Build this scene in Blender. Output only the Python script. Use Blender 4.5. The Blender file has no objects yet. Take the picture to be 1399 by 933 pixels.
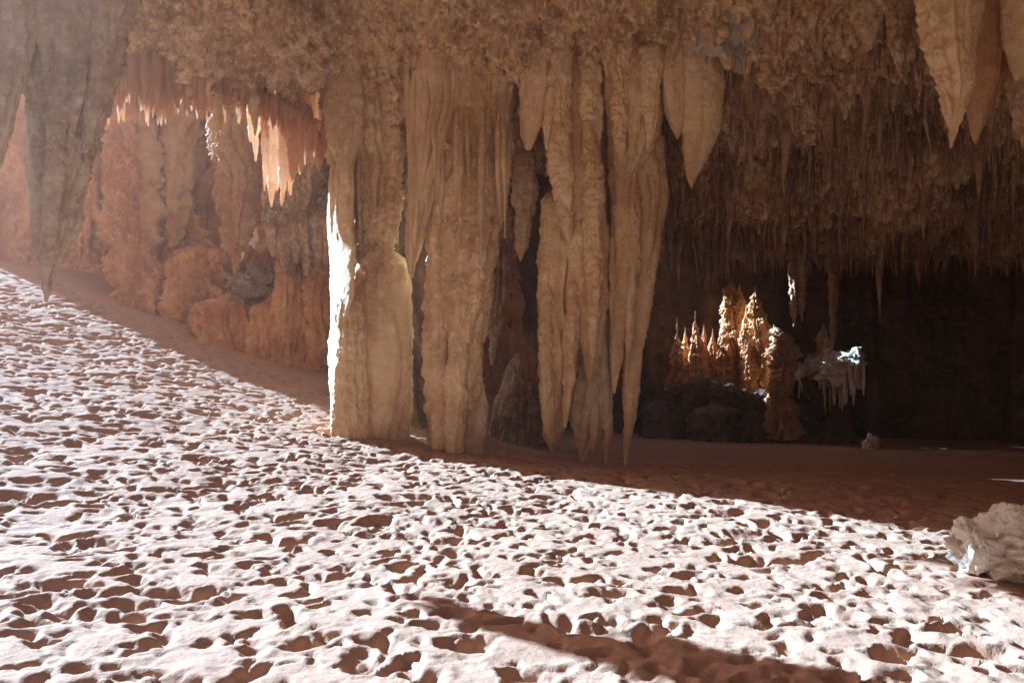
import bpy, math, random
import numpy as np
from mathutils import Vector

random.seed(7)
RNG = np.random.default_rng(11)
sc = bpy.context.scene
col = sc.collection
F_PX, CX, CY, CAM_Z = 1088.0, 699.5, 470.0, 1.7          # lens of the photograph, used to turn sizes read off it into metres

# ------------------------------------------------------------------ noise
def _h(ix, iy, iz, seed):
    h = (ix.astype(np.uint32) * np.uint32(374761393) + iy.astype(np.uint32) * np.uint32(668265263)
         + iz.astype(np.uint32) * np.uint32(2147483647) + np.uint32((seed * 144665 + 12345) & 0xffffffff))
    h = (h ^ (h >> np.uint32(13))) * np.uint32(1274126177)
    h = (h ^ (h >> np.uint32(16))) * np.uint32(2246822519)
    return (h ^ (h >> np.uint32(15))).astype(np.float32) / np.float32(4294967295.0)

def vnoise(x, y, z, seed=0):
    x, y, z = np.broadcast_arrays(np.asarray(x, np.float32), np.asarray(y, np.float32), np.asarray(z, np.float32))
    fx, fy, fz = np.floor(x), np.floor(y), np.floor(z)
    ix, iy, iz = fx.astype(np.int64), fy.astype(np.int64), fz.astype(np.int64)
    u, v, w = x - fx, y - fy, z - fz
    u = u*u*u*(u*(u*6-15)+10); v = v*v*v*(v*(v*6-15)+10); w = w*w*w*(w*(w*6-15)+10)
    r = 0
    for dx in (0, 1):
        for dy in (0, 1):
            for dz in (0, 1):
                r = r + _h(ix+dx, iy+dy, iz+dz, seed) * ((u if dx else 1-u) * (v if dy else 1-v) * (w if dz else 1-w))
    return r*2-1

def fbm(x, y, z, seed=0, octv=4, gain=.5):
    a, f, s = 1.0, 1.0, 0
    for i in range(octv):
        s = s + a*vnoise(x*f, y*f, z*f, seed+i*17); a *= gain; f *= 2.03
    return s

def ridged(x, y, z, seed=0, octv=3):
    a, f, s = 1.0, 1.0, 0
    for i in range(octv):
        s = s + a*(1-2*np.abs(vnoise(x*f, y*f, z*f, seed+i*29))); a *= .5; f *= 2.1
    return s

def worley(x, y, z, seed=0):
    x, y, z = np.broadcast_arrays(np.asarray(x, np.float32), np.asarray(y, np.float32), np.asarray(z, np.float32))
    fx, fy, fz = np.floor(x).astype(np.int64), np.floor(y).astype(np.int64), np.floor(z).astype(np.int64)
    best = np.full(x.shape, 9.0, np.float32)
    for dx in (-1, 0, 1):
        for dy in (-1, 0, 1):
            for dz in (-1, 0, 1):
                a, b, c = fx+dx, fy+dy, fz+dz
                px = a + _h(a, b, c, seed+1); py = b + _h(a, b, c, seed+2); pz = c + _h(a, b, c, seed+3)
                best = np.minimum(best, (px-x)**2 + (py-y)**2 + (pz-z)**2)
    return np.sqrt(best)

def sstep(a, b, x):
    t = np.clip((x-a)/(b-a), 0, 1); return t*t*(3-2*t)

# ------------------------------------------------------------------ mesh helpers
def quads(n, m, wrap=False, mask=None):
    i = np.arange(n-1)[:, None]; jn = m if wrap else m-1
    j = np.arange(jn)[None, :]; k = (j+1) % m
    q = np.stack([i*m+j, i*m+k, (i+1)*m+k, (i+1)*m+j], -1)
    q = np.broadcast_to(q, (n-1, jn, 4)).reshape(-1, 4)
    if mask is not None: q = q[mask[:n-1, :jn].reshape(-1)]
    return q

class MB:
    def __init__(s): s.V, s.Q, s.n = [], [], 0
    def add(s, V, Q):
        V = np.asarray(V, np.float32).reshape(-1, 3); s.V.append(V); s.Q.append(np.asarray(Q)+s.n); s.n += len(V); return s
    def data(s): return np.concatenate(s.V), np.concatenate(s.Q)

def make_mesh(name, V, Q, mat):
    me = bpy.data.meshes.new(name)
    V = np.ascontiguousarray(V, np.float32); Q = np.ascontiguousarray(Q, np.int32); n = len(Q)
    me.vertices.add(len(V)); me.vertices.foreach_set('co', V.ravel())
    me.loops.add(n*4); me.loops.foreach_set('vertex_index', Q.ravel())
    me.polygons.add(n)
    me.polygons.foreach_set('loop_start', np.arange(n, dtype=np.int32)*4)
    me.polygons.foreach_set('loop_total', np.full(n, 4, np.int32))
    me.update(calc_edges=True)
    me.polygons.foreach_set('use_smooth', np.ones(n, bool))
    me.materials.append(mat)
    return me

def tag(o, label=None, cat=None, group=None, kind=None):
    if label: o['label'] = label
    if cat: o['category'] = cat
    if group: o['group'] = group
    if kind: o['kind'] = kind
    return o

def build(name, mb, mat, parent=None, origin=(0, 0, 0)):
    """links ONE mesh object; the vertices are given in world metres"""
    V, Q = mb.data()
    org = np.array(origin if parent is None else parent.location, np.float32)
    o = bpy.data.objects.new(name, make_mesh(name, V-org, Q, mat)); col.objects.link(o)
    if parent is None: o.location = origin
    else: o.parent = parent
    return o

def empty(name, loc):
    o = bpy.data.objects.new(name, None); o.empty_display_size = .3; col.objects.link(o); o.location = loc
    return o

def W(px, py, Y):
    return ((px-CX)/F_PX*Y, Y, CAM_Z+(CY-py)/F_PX*Y)

def grid_normals(P):
    du = np.gradient(P, axis=0); dv = np.gradient(P, axis=1)
    n = np.cross(du, dv); n /= np.linalg.norm(n, axis=-1, keepdims=True)+1e-9
    return n

# ------------------------------------------------------------------ flowstone body
SEED = [100]
def tongue(mb, rows, Y, ratio=.75, flute=.16, fk=2.2, rough=.044, lump=.0, res=.019, shear=0.0, wob=.02, lean=0.0, nth=None, soft=.10):
    """a solid dripstone body: rows = (height, centre, half width) read off the photograph, standing Y metres away.
    Round in plan, with vertical folds, small gours and popcorn grain as real relief."""
    SEED[0] += 7; sd = SEED[0]
    rows = sorted(rows)
    wmax = max(r[2] for r in rows)
    if rows[0][0] <= 115 and 10 < Y < 13.5: rows = [(rows[0][0]-45, rows[0][1], rows[0][2]*1.08)]+rows     # rooted inside the ceiling
    elif wmax < 20 and soft == .10: soft = .32
    py = np.array([r[0] for r in rows], float); cx = np.array([r[1] for r in rows], float); hw = np.array([r[2] for r in rows], float)
    z = CAM_Z+(CY-py)/F_PX*Y; x = (cx-CX)/F_PX*Y; r = hw/F_PX*Y
    L = z[0]-z[-1]; n = int(max(14, min(420, L/res)))
    t = np.linspace(0, 1, n); zz = z[0]-t*L
    xi = np.interp(-zz, -z, x); ri = np.interp(-zz, -z, r)
    k = max(3, n//22) | 1; ker = np.hanning(k+2)[1:-1]; ker /= ker.sum()
    sm = lambda a: np.convolve(np.pad(a, (k//2, k//2), mode='edge'), ker, 'valid')
    xi, rs = sm(xi), sm(ri); ri = np.where(t > 1-1.5/22, np.minimum(rs, ri*1.2), rs)
    rm = max(ri.max(), .02)
    if soft: ri = ri*(.12+.88*sstep(0, soft, t)**.7); back = soft and .5*rm*ratio*(1-sstep(0, soft*1.6, t))
    else: back = 0*t
    m = nth or int(max(12, min(220, 2*math.pi*rm*ratio**.5/res)))
    th = np.linspace(0, 2*math.pi, m, endpoint=False)
    Z = zz[:, None]+0*th; C = np.cos(th)[None, :]+0*Z; S = np.sin(th)[None, :]+0*Z
    R = ri[:, None]
    o1 = sd*3.17
    # folds: nearly constant down the body, drifting slowly sideways
    drift = .5*vnoise(0*zz, 0*zz+o1, zz*.8, sd)[:, None]
    c2, s2 = np.cos(th[None, :]+drift), np.sin(th[None, :]+drift)
    kk = fk*max(.6, min(2.5, rm/.35))
    fl = ridged(c2*kk+o1, s2*kk, Z*.28/max(rm, .12)*.35, sd+1, 3)
    big = vnoise(C*1.1+o1, S*1.1, Z*1.3, sd+2)
    wx, wy = xi[:, None]+R*C, Y+R*S*ratio
    g = fbm(wx*9, wy*9, Z*7, sd+3, 4)
    gour = vnoise(wx*7, wy*7, Z*26, sd+4)
    grain = worley(wx*17, wy*17, Z*15, 5)
    fade = np.clip(R/.10, .12, 1)
    rr = R*(.96+flute*(fl-.5)*.78+.13*big) + fade*(rough*g*.6+rough*.12*gour+rough*.9*(.55-grain))
    if lump:
        wl = worley(wx*3.3, wy*3.3, Z*2.3, sd+5); rr = rr+fade*lump*(.6-wl)
    wobx = wob*fbm(zz*1.7, 0*zz+o1, 0*zz, sd+6, 3)[:, None]*np.clip(t*3, 0, 1)[:, None]
    woby = wob*fbm(zz*1.7, 0*zz, 0*zz+o1, sd+8, 3)[:, None]
    P = np.stack([xi[:, None]+wobx+rr*C, Y+back[:, None]+lean*(t[:, None])+woby+rr*S*ratio+shear*rr*C, Z+rough*.5*g*0], -1)
    P[-1] = P[-1].mean(0)
    P[0] = P[0].mean(0)
    mb.add(P, quads(n, m, True)[:, ::-1])
    return mb

def drips(mb, px0, px1, pytop, pybot, Y, n, w=(4, 9), seed=1, jitter=.25, res=.03, rough=.02, taper=.7):
    """a row of small hanging points that fringe one body"""
    rd = random.Random(seed)
    f = pybot if callable(pybot) else (lambda q: pybot)
    g = pytop if callable(pytop) else (lambda q: pytop)
    for i in range(n):
        q = px0+(px1-px0)*(i+rd.uniform(.1, .9))/n; w0 = rd.uniform(*w); t0 = g(q); b0 = f(q)+rd.uniform(-1, .6)*jitter*(f(q)-t0)
        dx = rd.uniform(-4, 4)
        tongue(mb, [(t0, q, w0), (t0+(b0-t0)*.5, q+dx*.5, w0*taper), (b0, q+dx, .8)], Y+rd.uniform(-.25, .25), 1, .12, 1.5, rough, res=res)
    return mb

# ------------------------------------------------------------------ materials
def rock_mat(name, base, dark, light, streak=.5, bump=.5, pale=.35, trans=0.0, grain=38.0, patch=None, nub=0.0):
    m = bpy.data.materials.new(name); m.use_nodes = True
    nt = m.node_tree; N = nt.nodes; Lk = nt.links; bs = N['Principled BSDF']; out = N['Material Output']
    geo = N.new('ShaderNodeNewGeometry')
    def noise(scale, det, rough=.6, sx=1, sz=1):
        mp = N.new('ShaderNodeMapping'); mp.inputs['Scale'].default_value = (sx, sx, sz)
        Lk.new(geo.outputs['Position'], mp.inputs['Vector'])
        n = N.new('ShaderNodeTexNoise'); n.inputs['Scale'].default_value = scale; n.inputs['Detail'].default_value = det; n.inputs['Roughness'].default_value = rough
        Lk.new(mp.outputs['Vector'], n.inputs['Vector']); return n
    def ramp(src, a, b):
        r = N.new('ShaderNodeMapRange'); r.inputs['From Min'].default_value = a; r.inputs['From Max'].default_value = b
        Lk.new(src, r.inputs['Value']); return r.outputs['Result']
    def mix(fac, a, b):
        x = N.new('ShaderNodeMix'); x.data_type = 'RGBA'
        if isinstance(fac, float): x.inputs[0].default_value = fac
        else: Lk.new(fac, x.inputs[0])
        for i, v in ((6, a), (7, b)):
            if isinstance(v, tuple): x.inputs[i].default_value = (*v, 1)
            else: Lk.new(v, x.inputs[i])
        return x.outputs[2]
    n1 = noise(1.1, 6); n2 = noise(5.5, 8, .7); n3 = noise(2.2, 5, .6, 2.2, .16); n4 = noise(grain, 3, .6)
    def vor(scale, sx=1, sz=1):
        mp = N.new('ShaderNodeMapping'); mp.inputs['Scale'].default_value = (sx, sx, sz); Lk.new(geo.outputs['Position'], mp.inputs['Vector'])
        wn = N.new('ShaderNodeTexNoise'); wn.inputs['Scale'].default_value = scale*.7; wn.inputs['Detail'].default_value = 3; Lk.new(mp.outputs[0], wn.inputs['Vector'])
        va = N.new('ShaderNodeVectorMath'); va.operation = 'MULTIPLY_ADD'; va.inputs[1].default_value = (1.2/scale,)*3; Lk.new(wn.outputs['Color'], va.inputs[0]); Lk.new(mp.outputs[0], va.inputs[2])
        v = N.new('ShaderNodeTexVoronoi'); v.inputs['Scale'].default_value = scale; Lk.new(va.outputs[0], v.inputs['Vector']); return v
    def scaled(src, k):
        q = N.new('ShaderNodeMath'); q.operation = 'MULTIPLY'; q.inputs[1].default_value = k; Lk.new(src, q.inputs[0]); return q.outputs[0]
    c = mix(ramp(n1.outputs['Fac'], .42, .6), base, dark)
    c = mix(ramp(n2.outputs['Fac'], .52, .75), c, light)
    st = N.new('ShaderNodeMath'); st.operation = 'MULTIPLY'; st.inputs[1].default_value = streak
    Lk.new(ramp(n3.outputs['Fac'], .5, .68), st.inputs[0]); c = mix(st.outputs[0], c, dark)
    pl = N.new('ShaderNodeMath'); pl.operation = 'MULTIPLY'; pl.inputs[1].default_value = pale
    n5 = noise(13.0, 6, .75)
    Lk.new(ramp(n5.outputs['Fac'], .53, .7), pl.inputs[0]); c = mix(pl.outputs[0], c, light)
    if nub:
        v1 = vor(7.5, 1, .8); v2 = vor(19, 1, .8)
        c = mix(scaled(ramp(v1.outputs['Distance'], .42, .16), nub*.7), c, light)
        c = mix(scaled(ramp(v2.outputs['Distance'], .36, .14), nub), c, light)
        c = mix(scaled(ramp(noise(9.0, 5, .7).outputs['Fac'], .50, .36), min(.85, nub*1.3)), c, tuple(.6*q for q in dark))
    if patch:
        for (pc, pr, pcol) in patch:
            d = N.new('ShaderNodeVectorMath'); d.operation = 'DISTANCE'; d.inputs[1].default_value = pc
            Lk.new(geo.outputs['Position'], d.inputs[0])
            ad = N.new('ShaderNodeMath'); ad.operation = 'MULTIPLY_ADD'; ad.inputs[1].default_value = .9*pr; ad.inputs[2].default_value = -.45*pr
            Lk.new(noise(3.5, 5).outputs['Fac'], ad.inputs[0])
            sm = N.new('ShaderNodeMath'); sm.operation = 'ADD'; Lk.new(ad.outputs[0], sm.inputs[0]); Lk.new(d.outputs['Value'], sm.inputs[1])
            c = mix(ramp(sm.outputs[0], pr, pr*.8), c, pcol)
    Lk.new(c, bs.inputs['Base Color']); bs.inputs['Roughness'].default_value = .82; bs.inputs['Specular IOR Level'].default_value = .25
    ad = N.new('ShaderNodeMath'); ad.operation = 'ADD'; Lk.new(n2.outputs['Fac'], ad.inputs[0]); Lk.new(n4.outputs['Fac'], ad.inputs[1])
    bp = N.new('ShaderNodeBump'); bp.inputs['Strength'].default_value = bump; bp.inputs['Distance'].default_value = .03
    Lk.new(ad.outputs[0], bp.inputs['Height']); Lk.new(bp.outputs['Normal'], bs.inputs['Normal'])
    if trans:
        tr = N.new('ShaderNodeBsdfTranslucent'); Lk.new(c, tr.inputs['Color']); mx = N.new('ShaderNodeMixShader'); mx.inputs[0].default_value = trans
        Lk.new(bs.outputs[0], mx.inputs[1]); Lk.new(tr.outputs[0], mx.inputs[2]); Lk.new(mx.outputs[0], out.inputs['Surface'])
    return m

M = {}
M['flow'] = rock_mat('flowstone', (.80, .535, .30), (.58, .33, .16), (.88, .71, .50), .8, .7, .4, nub=.12)
M['flow_pale'] = rock_mat('pale_flowstone', (.68, .50, .33), (.52, .33, .19), (.78, .64, .49), .45, .45, .3)
M['ceil'] = rock_mat('ceiling_crust', (.80, .48, .24), (.48, .24, .10), (.93, .76, .53), .5, .9, .6, nub=.75,
                     patch=[(W(272, 92, 11.9), .22, (.66, .58, .47)), (W(288, 112, 12.0), .12, (.66, .58, .47)), (W(985, 45, 11.5), .62, (.55, .44, .34))])
M['orange'] = rock_mat('iron_stained_rock', (.70, .315, .125), (.46, .155, .055), (.78, .47, .24), .75, .7, .35)
M['ochre'] = rock_mat('ochre_flowstone', (.50, .27, .13), (.42, .17, .075), (.54, .36, .19), .6, .5, .25)
M['fringe'] = rock_mat('translucent_dripstone', (.86, .60, .42), (.76, .42, .22), (.90, .74, .58), .4, .4, .35, trans=.6)
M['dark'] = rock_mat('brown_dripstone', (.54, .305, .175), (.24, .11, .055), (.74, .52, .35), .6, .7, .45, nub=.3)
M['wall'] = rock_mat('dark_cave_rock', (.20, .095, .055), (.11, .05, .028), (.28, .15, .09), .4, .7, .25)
M['grey'] = rock_mat('grey_dripstone', (.64, .47, .345), (.46, .31, .21), (.78, .64, .51), .6, .7, .5, nub=.3)
M['white'] = rock_mat('white_calcite', (.76, .66, .56), (.62, .45, .32), (.84, .78, .70), .3, .6, .4)
M['golden'] = rock_mat('golden_rock', (.50, .22, .035), (.40, .15, .025), (.56, .28, .06), .4, .6, .3)
M['rubble'] = rock_mat('grey_rubble', (.32, .19, .13), (.2, .11, .07), (.42, .28, .2), .2, .6, .3)

def sand_mat():
    m = bpy.data.materials.new('red_sand'); m.use_nodes = True
    nt = m.node_tree; N = nt.nodes; Lk = nt.links; bs = N['Principled BSDF']; geo = N.new('ShaderNodeNewGeometry')
    def noise(scale, det):
        n = N.new('ShaderNodeTexNoise'); n.inputs['Scale'].default_value = scale; n.inputs['Detail'].default_value = det; Lk.new(geo.outputs['Position'], n.inputs['Vector']); return n
    a = noise(.8, 4); mx = N.new('ShaderNodeMix'); mx.data_type = 'RGBA'
    mx.inputs[6].default_value = (*SAND_A, 1); mx.inputs[7].default_value = (*SAND_B, 1)
    Lk.new(a.outputs['Fac'], mx.inputs[0]); Lk.new(mx.outputs[2], bs.inputs['Base Color'])
    bs.inputs['Roughness'].default_value = .95; bs.inputs['Specular IOR Level'].default_value = .1
    b = noise(26, 5); c = noise(170, 2)
    ad = N.new('ShaderNodeMath'); ad.operation = 'MULTIPLY_ADD'; ad.inputs[1].default_value = .25
    Lk.new(c.outputs['Fac'], ad.inputs[0]); Lk.new(b.outputs['Fac'], ad.inputs[2])
    bp = N.new('ShaderNodeBump'); bp.inputs['Strength'].default_value = .45; bp.inputs['Distance'].default_value = .02
    Lk.new(ad.outputs[0], bp.inputs['Height']); Lk.new(bp.outputs['Normal'], bs.inputs['Normal'])
    return m
SAND_A, SAND_B = (.46, .24, .15), (.40, .195, .12)
M['sand'] = sand_mat()

# ------------------------------------------------------------------ sun and sky
KS, EL = .60, 25.7                                        # the sun stands to the left and a little behind the columns
L2 = math.hypot(1, KS); TE = math.tan(math.radians(EL))
travel = Vector((1/L2, -KS/L2, -TE)).normalized()
sd = bpy.data.lights.new('sun', 'SUN'); sd.energy = 5.0; sd.angle = math.radians(.53); sd.color = (.36, .655, 1.0)
so = bpy.data.objects.new('sun', sd); col.objects.link(so); so.rotation_euler = travel.to_track_quat('-Z', 'Y').to_euler(); so.location = (-30, 20, 30)
w = bpy.data.worlds.new('World'); sc.world = w; w.use_nodes = True
bg = w.node_tree.nodes['Background']; sky = w.node_tree.nodes.new('ShaderNodeTexSky'); sky.sky_type = 'NISHITA'; sky.sun_disc = False
sky.sun_elevation = math.radians(EL); sky.sun_rotation = math.atan2(-1, KS); w.node_tree.links.new(sky.outputs[0], bg.inputs[0]); bg.inputs[1].default_value = .05

cam = bpy.data.cameras.new('camera'); co = bpy.data.objects.new('camera', cam); col.objects.link(co); sc.camera = co
cam.sensor_width = 36; cam.lens = 28.0; cam.clip_end = 600; cam.clip_start = .05
cam.shift_y = (CY-466.5)/1399.0
co.location = (0, 0, CAM_Z); co.rotation_euler = (math.pi/2, 0, 0)
vs = sc.view_settings; vs.view_transform = 'Standard'; vs.look = 'None'; vs.gamma = 1; vs.exposure = 3.2
sc.cycles.use_denoising = True
sc.cycles.max_bounces = 10; sc.cycles.diffuse_bounces = 8; sc.cycles.caustics_reflective = False
sc.cycles.sample_clamp_indirect = 10

# ------------------------------------------------------------------ sand floor
def base_ground(x, y):
    q = -.85*x+.53*y
    left = np.interp(q, [4.0, 7.0, 9.6, 12, 14.5, 18, 21, 26, 40], [0, .14, .5, 1.0, 1.68, 2.75, 3.6, 4.3, 4.6])
    rt = -.015*np.clip(x+.5, 0, 9) - .065*np.clip(y-10.5, 0, 14)*sstep(-3, 1.5, x)
    left = left*(1-.9*sstep(-1.5, 1.5, x)*sstep(9, 13, y))
    return left+rt

def footprints():
    st = .02; x0, x1, y0, y1 = -13.5, 8.5, 2.2, 21.5
    nx, ny = int((x1-x0)/st), int((y1-y0)/st)
    gx = x0+st*np.arange(nx); gy = y0+st*np.arange(ny)
    H = (.020*fbm(gx[:, None]*1.6, gy[None, :]*1.6, np.float32(.3), 3, 3)).astype(np.float32)
    rd = np.random.default_rng(5); area = (x1-x0)*(y1-y0)
    n = int(area*44); n2 = int(area*50)
    for i in range(n+n2):
        cx, cy = rd.uniform(x0, x1), rd.uniform(y0, y1)
        if cy > 13.2-.52*cx+1.2 or cx < -.80*cy-1.5: continue
        a = rd.uniform(.04, .10)*(1 if rd.random() < .86 else 1.9); b = a*rd.uniform(.40, .72); ang = rd.normal(.1, .75); dep = rd.uniform(.032, .08)*(a/.09)*(1 if a < .12 else .75)
        if i >= n: a = rd.uniform(.025, .055); b = a*rd.uniform(.4, .8); dep = rd.uniform(.006, .018)
        R = 1.9*a; i0, i1 = int((cx-R-x0)/st), int((cx+R-x0)/st); j0, j1 = int((cy-R-y0)/st), int((cy+R-y0)/st)
        i0, j0 = max(i0, 0), max(j0, 0); i1, j1 = min(i1, nx), min(j1, ny)
        if i1-i0 < 3 or j1-j0 < 3: continue
        X = gx[i0:i1, None]-cx; Y = gy[None, j0:j1]-cy
        u = (X*math.cos(ang)+Y*math.sin(ang))/a; v = (-X*math.sin(ang)+Y*math.cos(ang))/b
        u = u+.25*np.sin(v*2+i); r = np.sqrt(u*u+v*v)
        wgt = 1-sstep(.46, 1.1, r); rim = np.exp(-((r-1.25)/.25)**2)
        h = H[i0:i1, j0:j1]; c = float(h.mean())
        H[i0:i1, j0:j1] = h*(1-wgt)+(c*.6+.25*(h-c)-dep)*wgt+rim*dep*.16
    H += (.011*fbm(gx[:, None]*4, gy[None, :]*4, np.float32(.9), 33, 3)).astype(np.float32); H = np.where(H > -.004, -.004+(H+.004)*.55, H)                # trodden crests slump to soft plateaus
    H += (.006*fbm(gx[:, None]*9, gy[None, :]*9, np.float32(.7), 9, 4, .6)).astype(np.float32)
    for ax in (0, 1):
        H = (np.roll(H, 1, ax)+4*H+np.roll(H, -1, ax))/6
    return x0, y0, st, H

def axis(segs):
    out = []
    for a, b, s in segs: out.append(np.arange(a, b, s))
    return np.concatenate(out+[[segs[-1][1]]])

def sand_floor():
    xs = axis([(-90, -30, 10), (-30, -15, 1.0), (-15, -11, .08), (-11, -4, .033), (-4, 4.2, .02), (4.2, 8, .035), (8, 16, .4), (16, 90, 12)])
    ys = axis([(-90, -10, 10), (-10, 2.2, .6), (2.2, 3.2, .05), (3.2, 7, .018), (7, 11, .026), (11, 16, .036), (16, 21, .07), (21, 30, .5), (30, 90, 10)])
    x0, y0, st, H = footprints(); nx, ny = H.shape
    X, Y = np.meshgrid(xs, ys, indexing='ij')
    wx = .03*fbm(X*9, Y*9, 0*X, 63, 2)+.06*fbm(X*2.6, Y*2.6, 0*X, 61, 4, .6); wy = .03*fbm(X*9, Y*9, 0*X+7, 64, 2)+.06*fbm(X*2.6, Y*2.6, 0*X+5, 62, 4, .6)
    fx = (X+wx-x0)/st; fy = (Y+wy-y0)/st
    i = np.clip(fx.astype(int), 0, nx-2); j = np.clip(fy.astype(int), 0, ny-2); u = np.clip(fx-i, 0, 1); v = np.clip(fy-j, 0, 1)
    h = H[i, j]*(1-u)*(1-v)+H[i+1, j]*u*(1-v)+H[i, j+1]*(1-u)*v+H[i+1, j+1]*u*v
    ins = sstep(x0, x0+1, X)*(1-sstep(x0+nx*st-1, x0+nx*st, X))*sstep(y0, y0+.3, Y)*(1-sstep(y0+ny*st-1, y0+ny*st, Y))
    smooth = 1-sstep(-.1, 1.1, Y-(13.0-.52*X))*(1-.6*sstep(-1, 2, X))          # untrodden sand along the foot of the wall
    Z = base_ground(X, Y)+h*ins*smooth+.05*vnoise(X*.5, Y*.5, 0*X, 4)*(1-ins*.5)
    mb = MB(); mb.add(np.stack([X, Y, Z], -1), quads(len(xs), len(ys)))
    tag(build('sand_floor', mb, M['sand']), kind='structure')
sand_floor()
def gz(x, y): return float(base_ground(np.array([x]), np.array([y]))[0])

# ------------------------------------------------------------------ rock walls
def wall(name, path, zb, zt, mat, ds=.05, amp=.45, fine=.05, hole=None, kind='structure', seed=50, flk=.9, hollow=()):
    p = np.array(path, float); seg = np.hypot(*np.diff(p, axis=0).T); S = np.concatenate([[0], np.cumsum(seg)])
    s = np.arange(0, S[-1], ds); x = np.interp(s, S, p[:, 0]); y = np.interp(s, S, p[:, 1])
    k = int(1.2/ds) | 1; ker = np.hanning(k+2)[1:-1]; ker /= ker.sum()
    sm = lambda a: np.convolve(np.pad(a, (k//2, k//2), mode='edge'), ker, 'valid')
    x, y = sm(x), sm(y); tx, ty = np.gradient(x), np.gradient(y); l = np.hypot(tx, ty); nx, ny = ty/l, -tx/l
    z = np.arange(zb, zt, ds*1.1); Sg, Z = np.meshgrid(s, z, indexing='ij')
    fl = ridged(Sg*flk, Z*.10, 0*Z+seed, seed, 3); bigm = fbm(Sg*.35, Z*.35, 0*Z+3.3, seed+5, 3)
    strata = vnoise(Sg*.2, Z*3.2, 0*Z, seed+9); X0 = x[:, None]+0*Z; Y0 = y[:, None]+0*Z
    g = fbm(X0*5, Y0*5, Z*4, seed+11, 4); wl = worley(X0*2.2, Y0*2.2, Z*.8, seed+13)
    d = amp*(.55*fl+.7*bigm)+.10*strata*amp+fine*g+amp*.35*(.5-wl)
    P = np.stack([X0+nx[:, None]*d, Y0+ny[:, None]*d, Z], -1)
    for (hx, hz, rx, rz, dp) in hollow:
        q = ((X0-hx)/rx)**2+((Z-hz)/rz)**2+.5*fbm(X0*1.6, Z*1.2, 0*Z, seed+21, 3); d = d-dp*(1-sstep(.35, 1.15, q))
    mask = None if hole is None else ~hole(X0, Z, Sg)
    mb = MB(); mb.add(P, quads(len(s), len(z), False, mask))
    return tag(build(name, mb, mat), kind=kind)

def peek(X, Z, S):
    r = ((X+6.8)/.30)**2+((Z-4.05)/.46)**2+.5*vnoise(X*6, Z*6, 0*X, 77)
    r2 = ((X+6.25)/.18)**2+((Z-4.35)/.25)**2+.5*vnoise(X*6, Z*6, 0*X, 78)
    return (r < 1) | (r2 < 1)
wall('rock_wall', [(-24, 34), (-20, 26), (-17.5, 22.7), (-14.5, 23.0), (-9.5, 22.0), (-6.5, 20.6), (-4.2, 19.4), (-2.4, 19.2), (-1, 20.6), (.2, 22.6)], -1, 11, M['orange'], .045, .62, fine=.11, hole=peek, flk=1.25, hollow=[(-8.35, 5.5, .62, 1.5, 1.7), (-11.2, 3.9, .35, .5, .9), (-5.1, 4.6, .8, .8, .9)])
def window(X, Z, S):
    lo = np.abs((X-2.9)/.85)**4+np.abs((Z-3.3)/.95)**4
    r = np.abs((X-2.1)/1.15)**4+np.abs((Z-4.3)/1.8)**4+.25*fbm(X*1.3, Z*1.3, 0*X, 71, 3)
    return ((r < 1) | (lo < 1)) & (X < 6) & (X > -1)
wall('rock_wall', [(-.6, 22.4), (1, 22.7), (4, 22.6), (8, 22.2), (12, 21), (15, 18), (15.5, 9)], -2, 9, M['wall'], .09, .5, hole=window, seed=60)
wall('rock_wall', [(15.5, 10), (15, 0), (12, -7), (4, -9), (-4, -8), (-6, -7)], -2, 9, M['flow_pale'], .15, .5, seed=62)  # unseen rear wall, made pale to bounce fill light onto the columns

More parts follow.
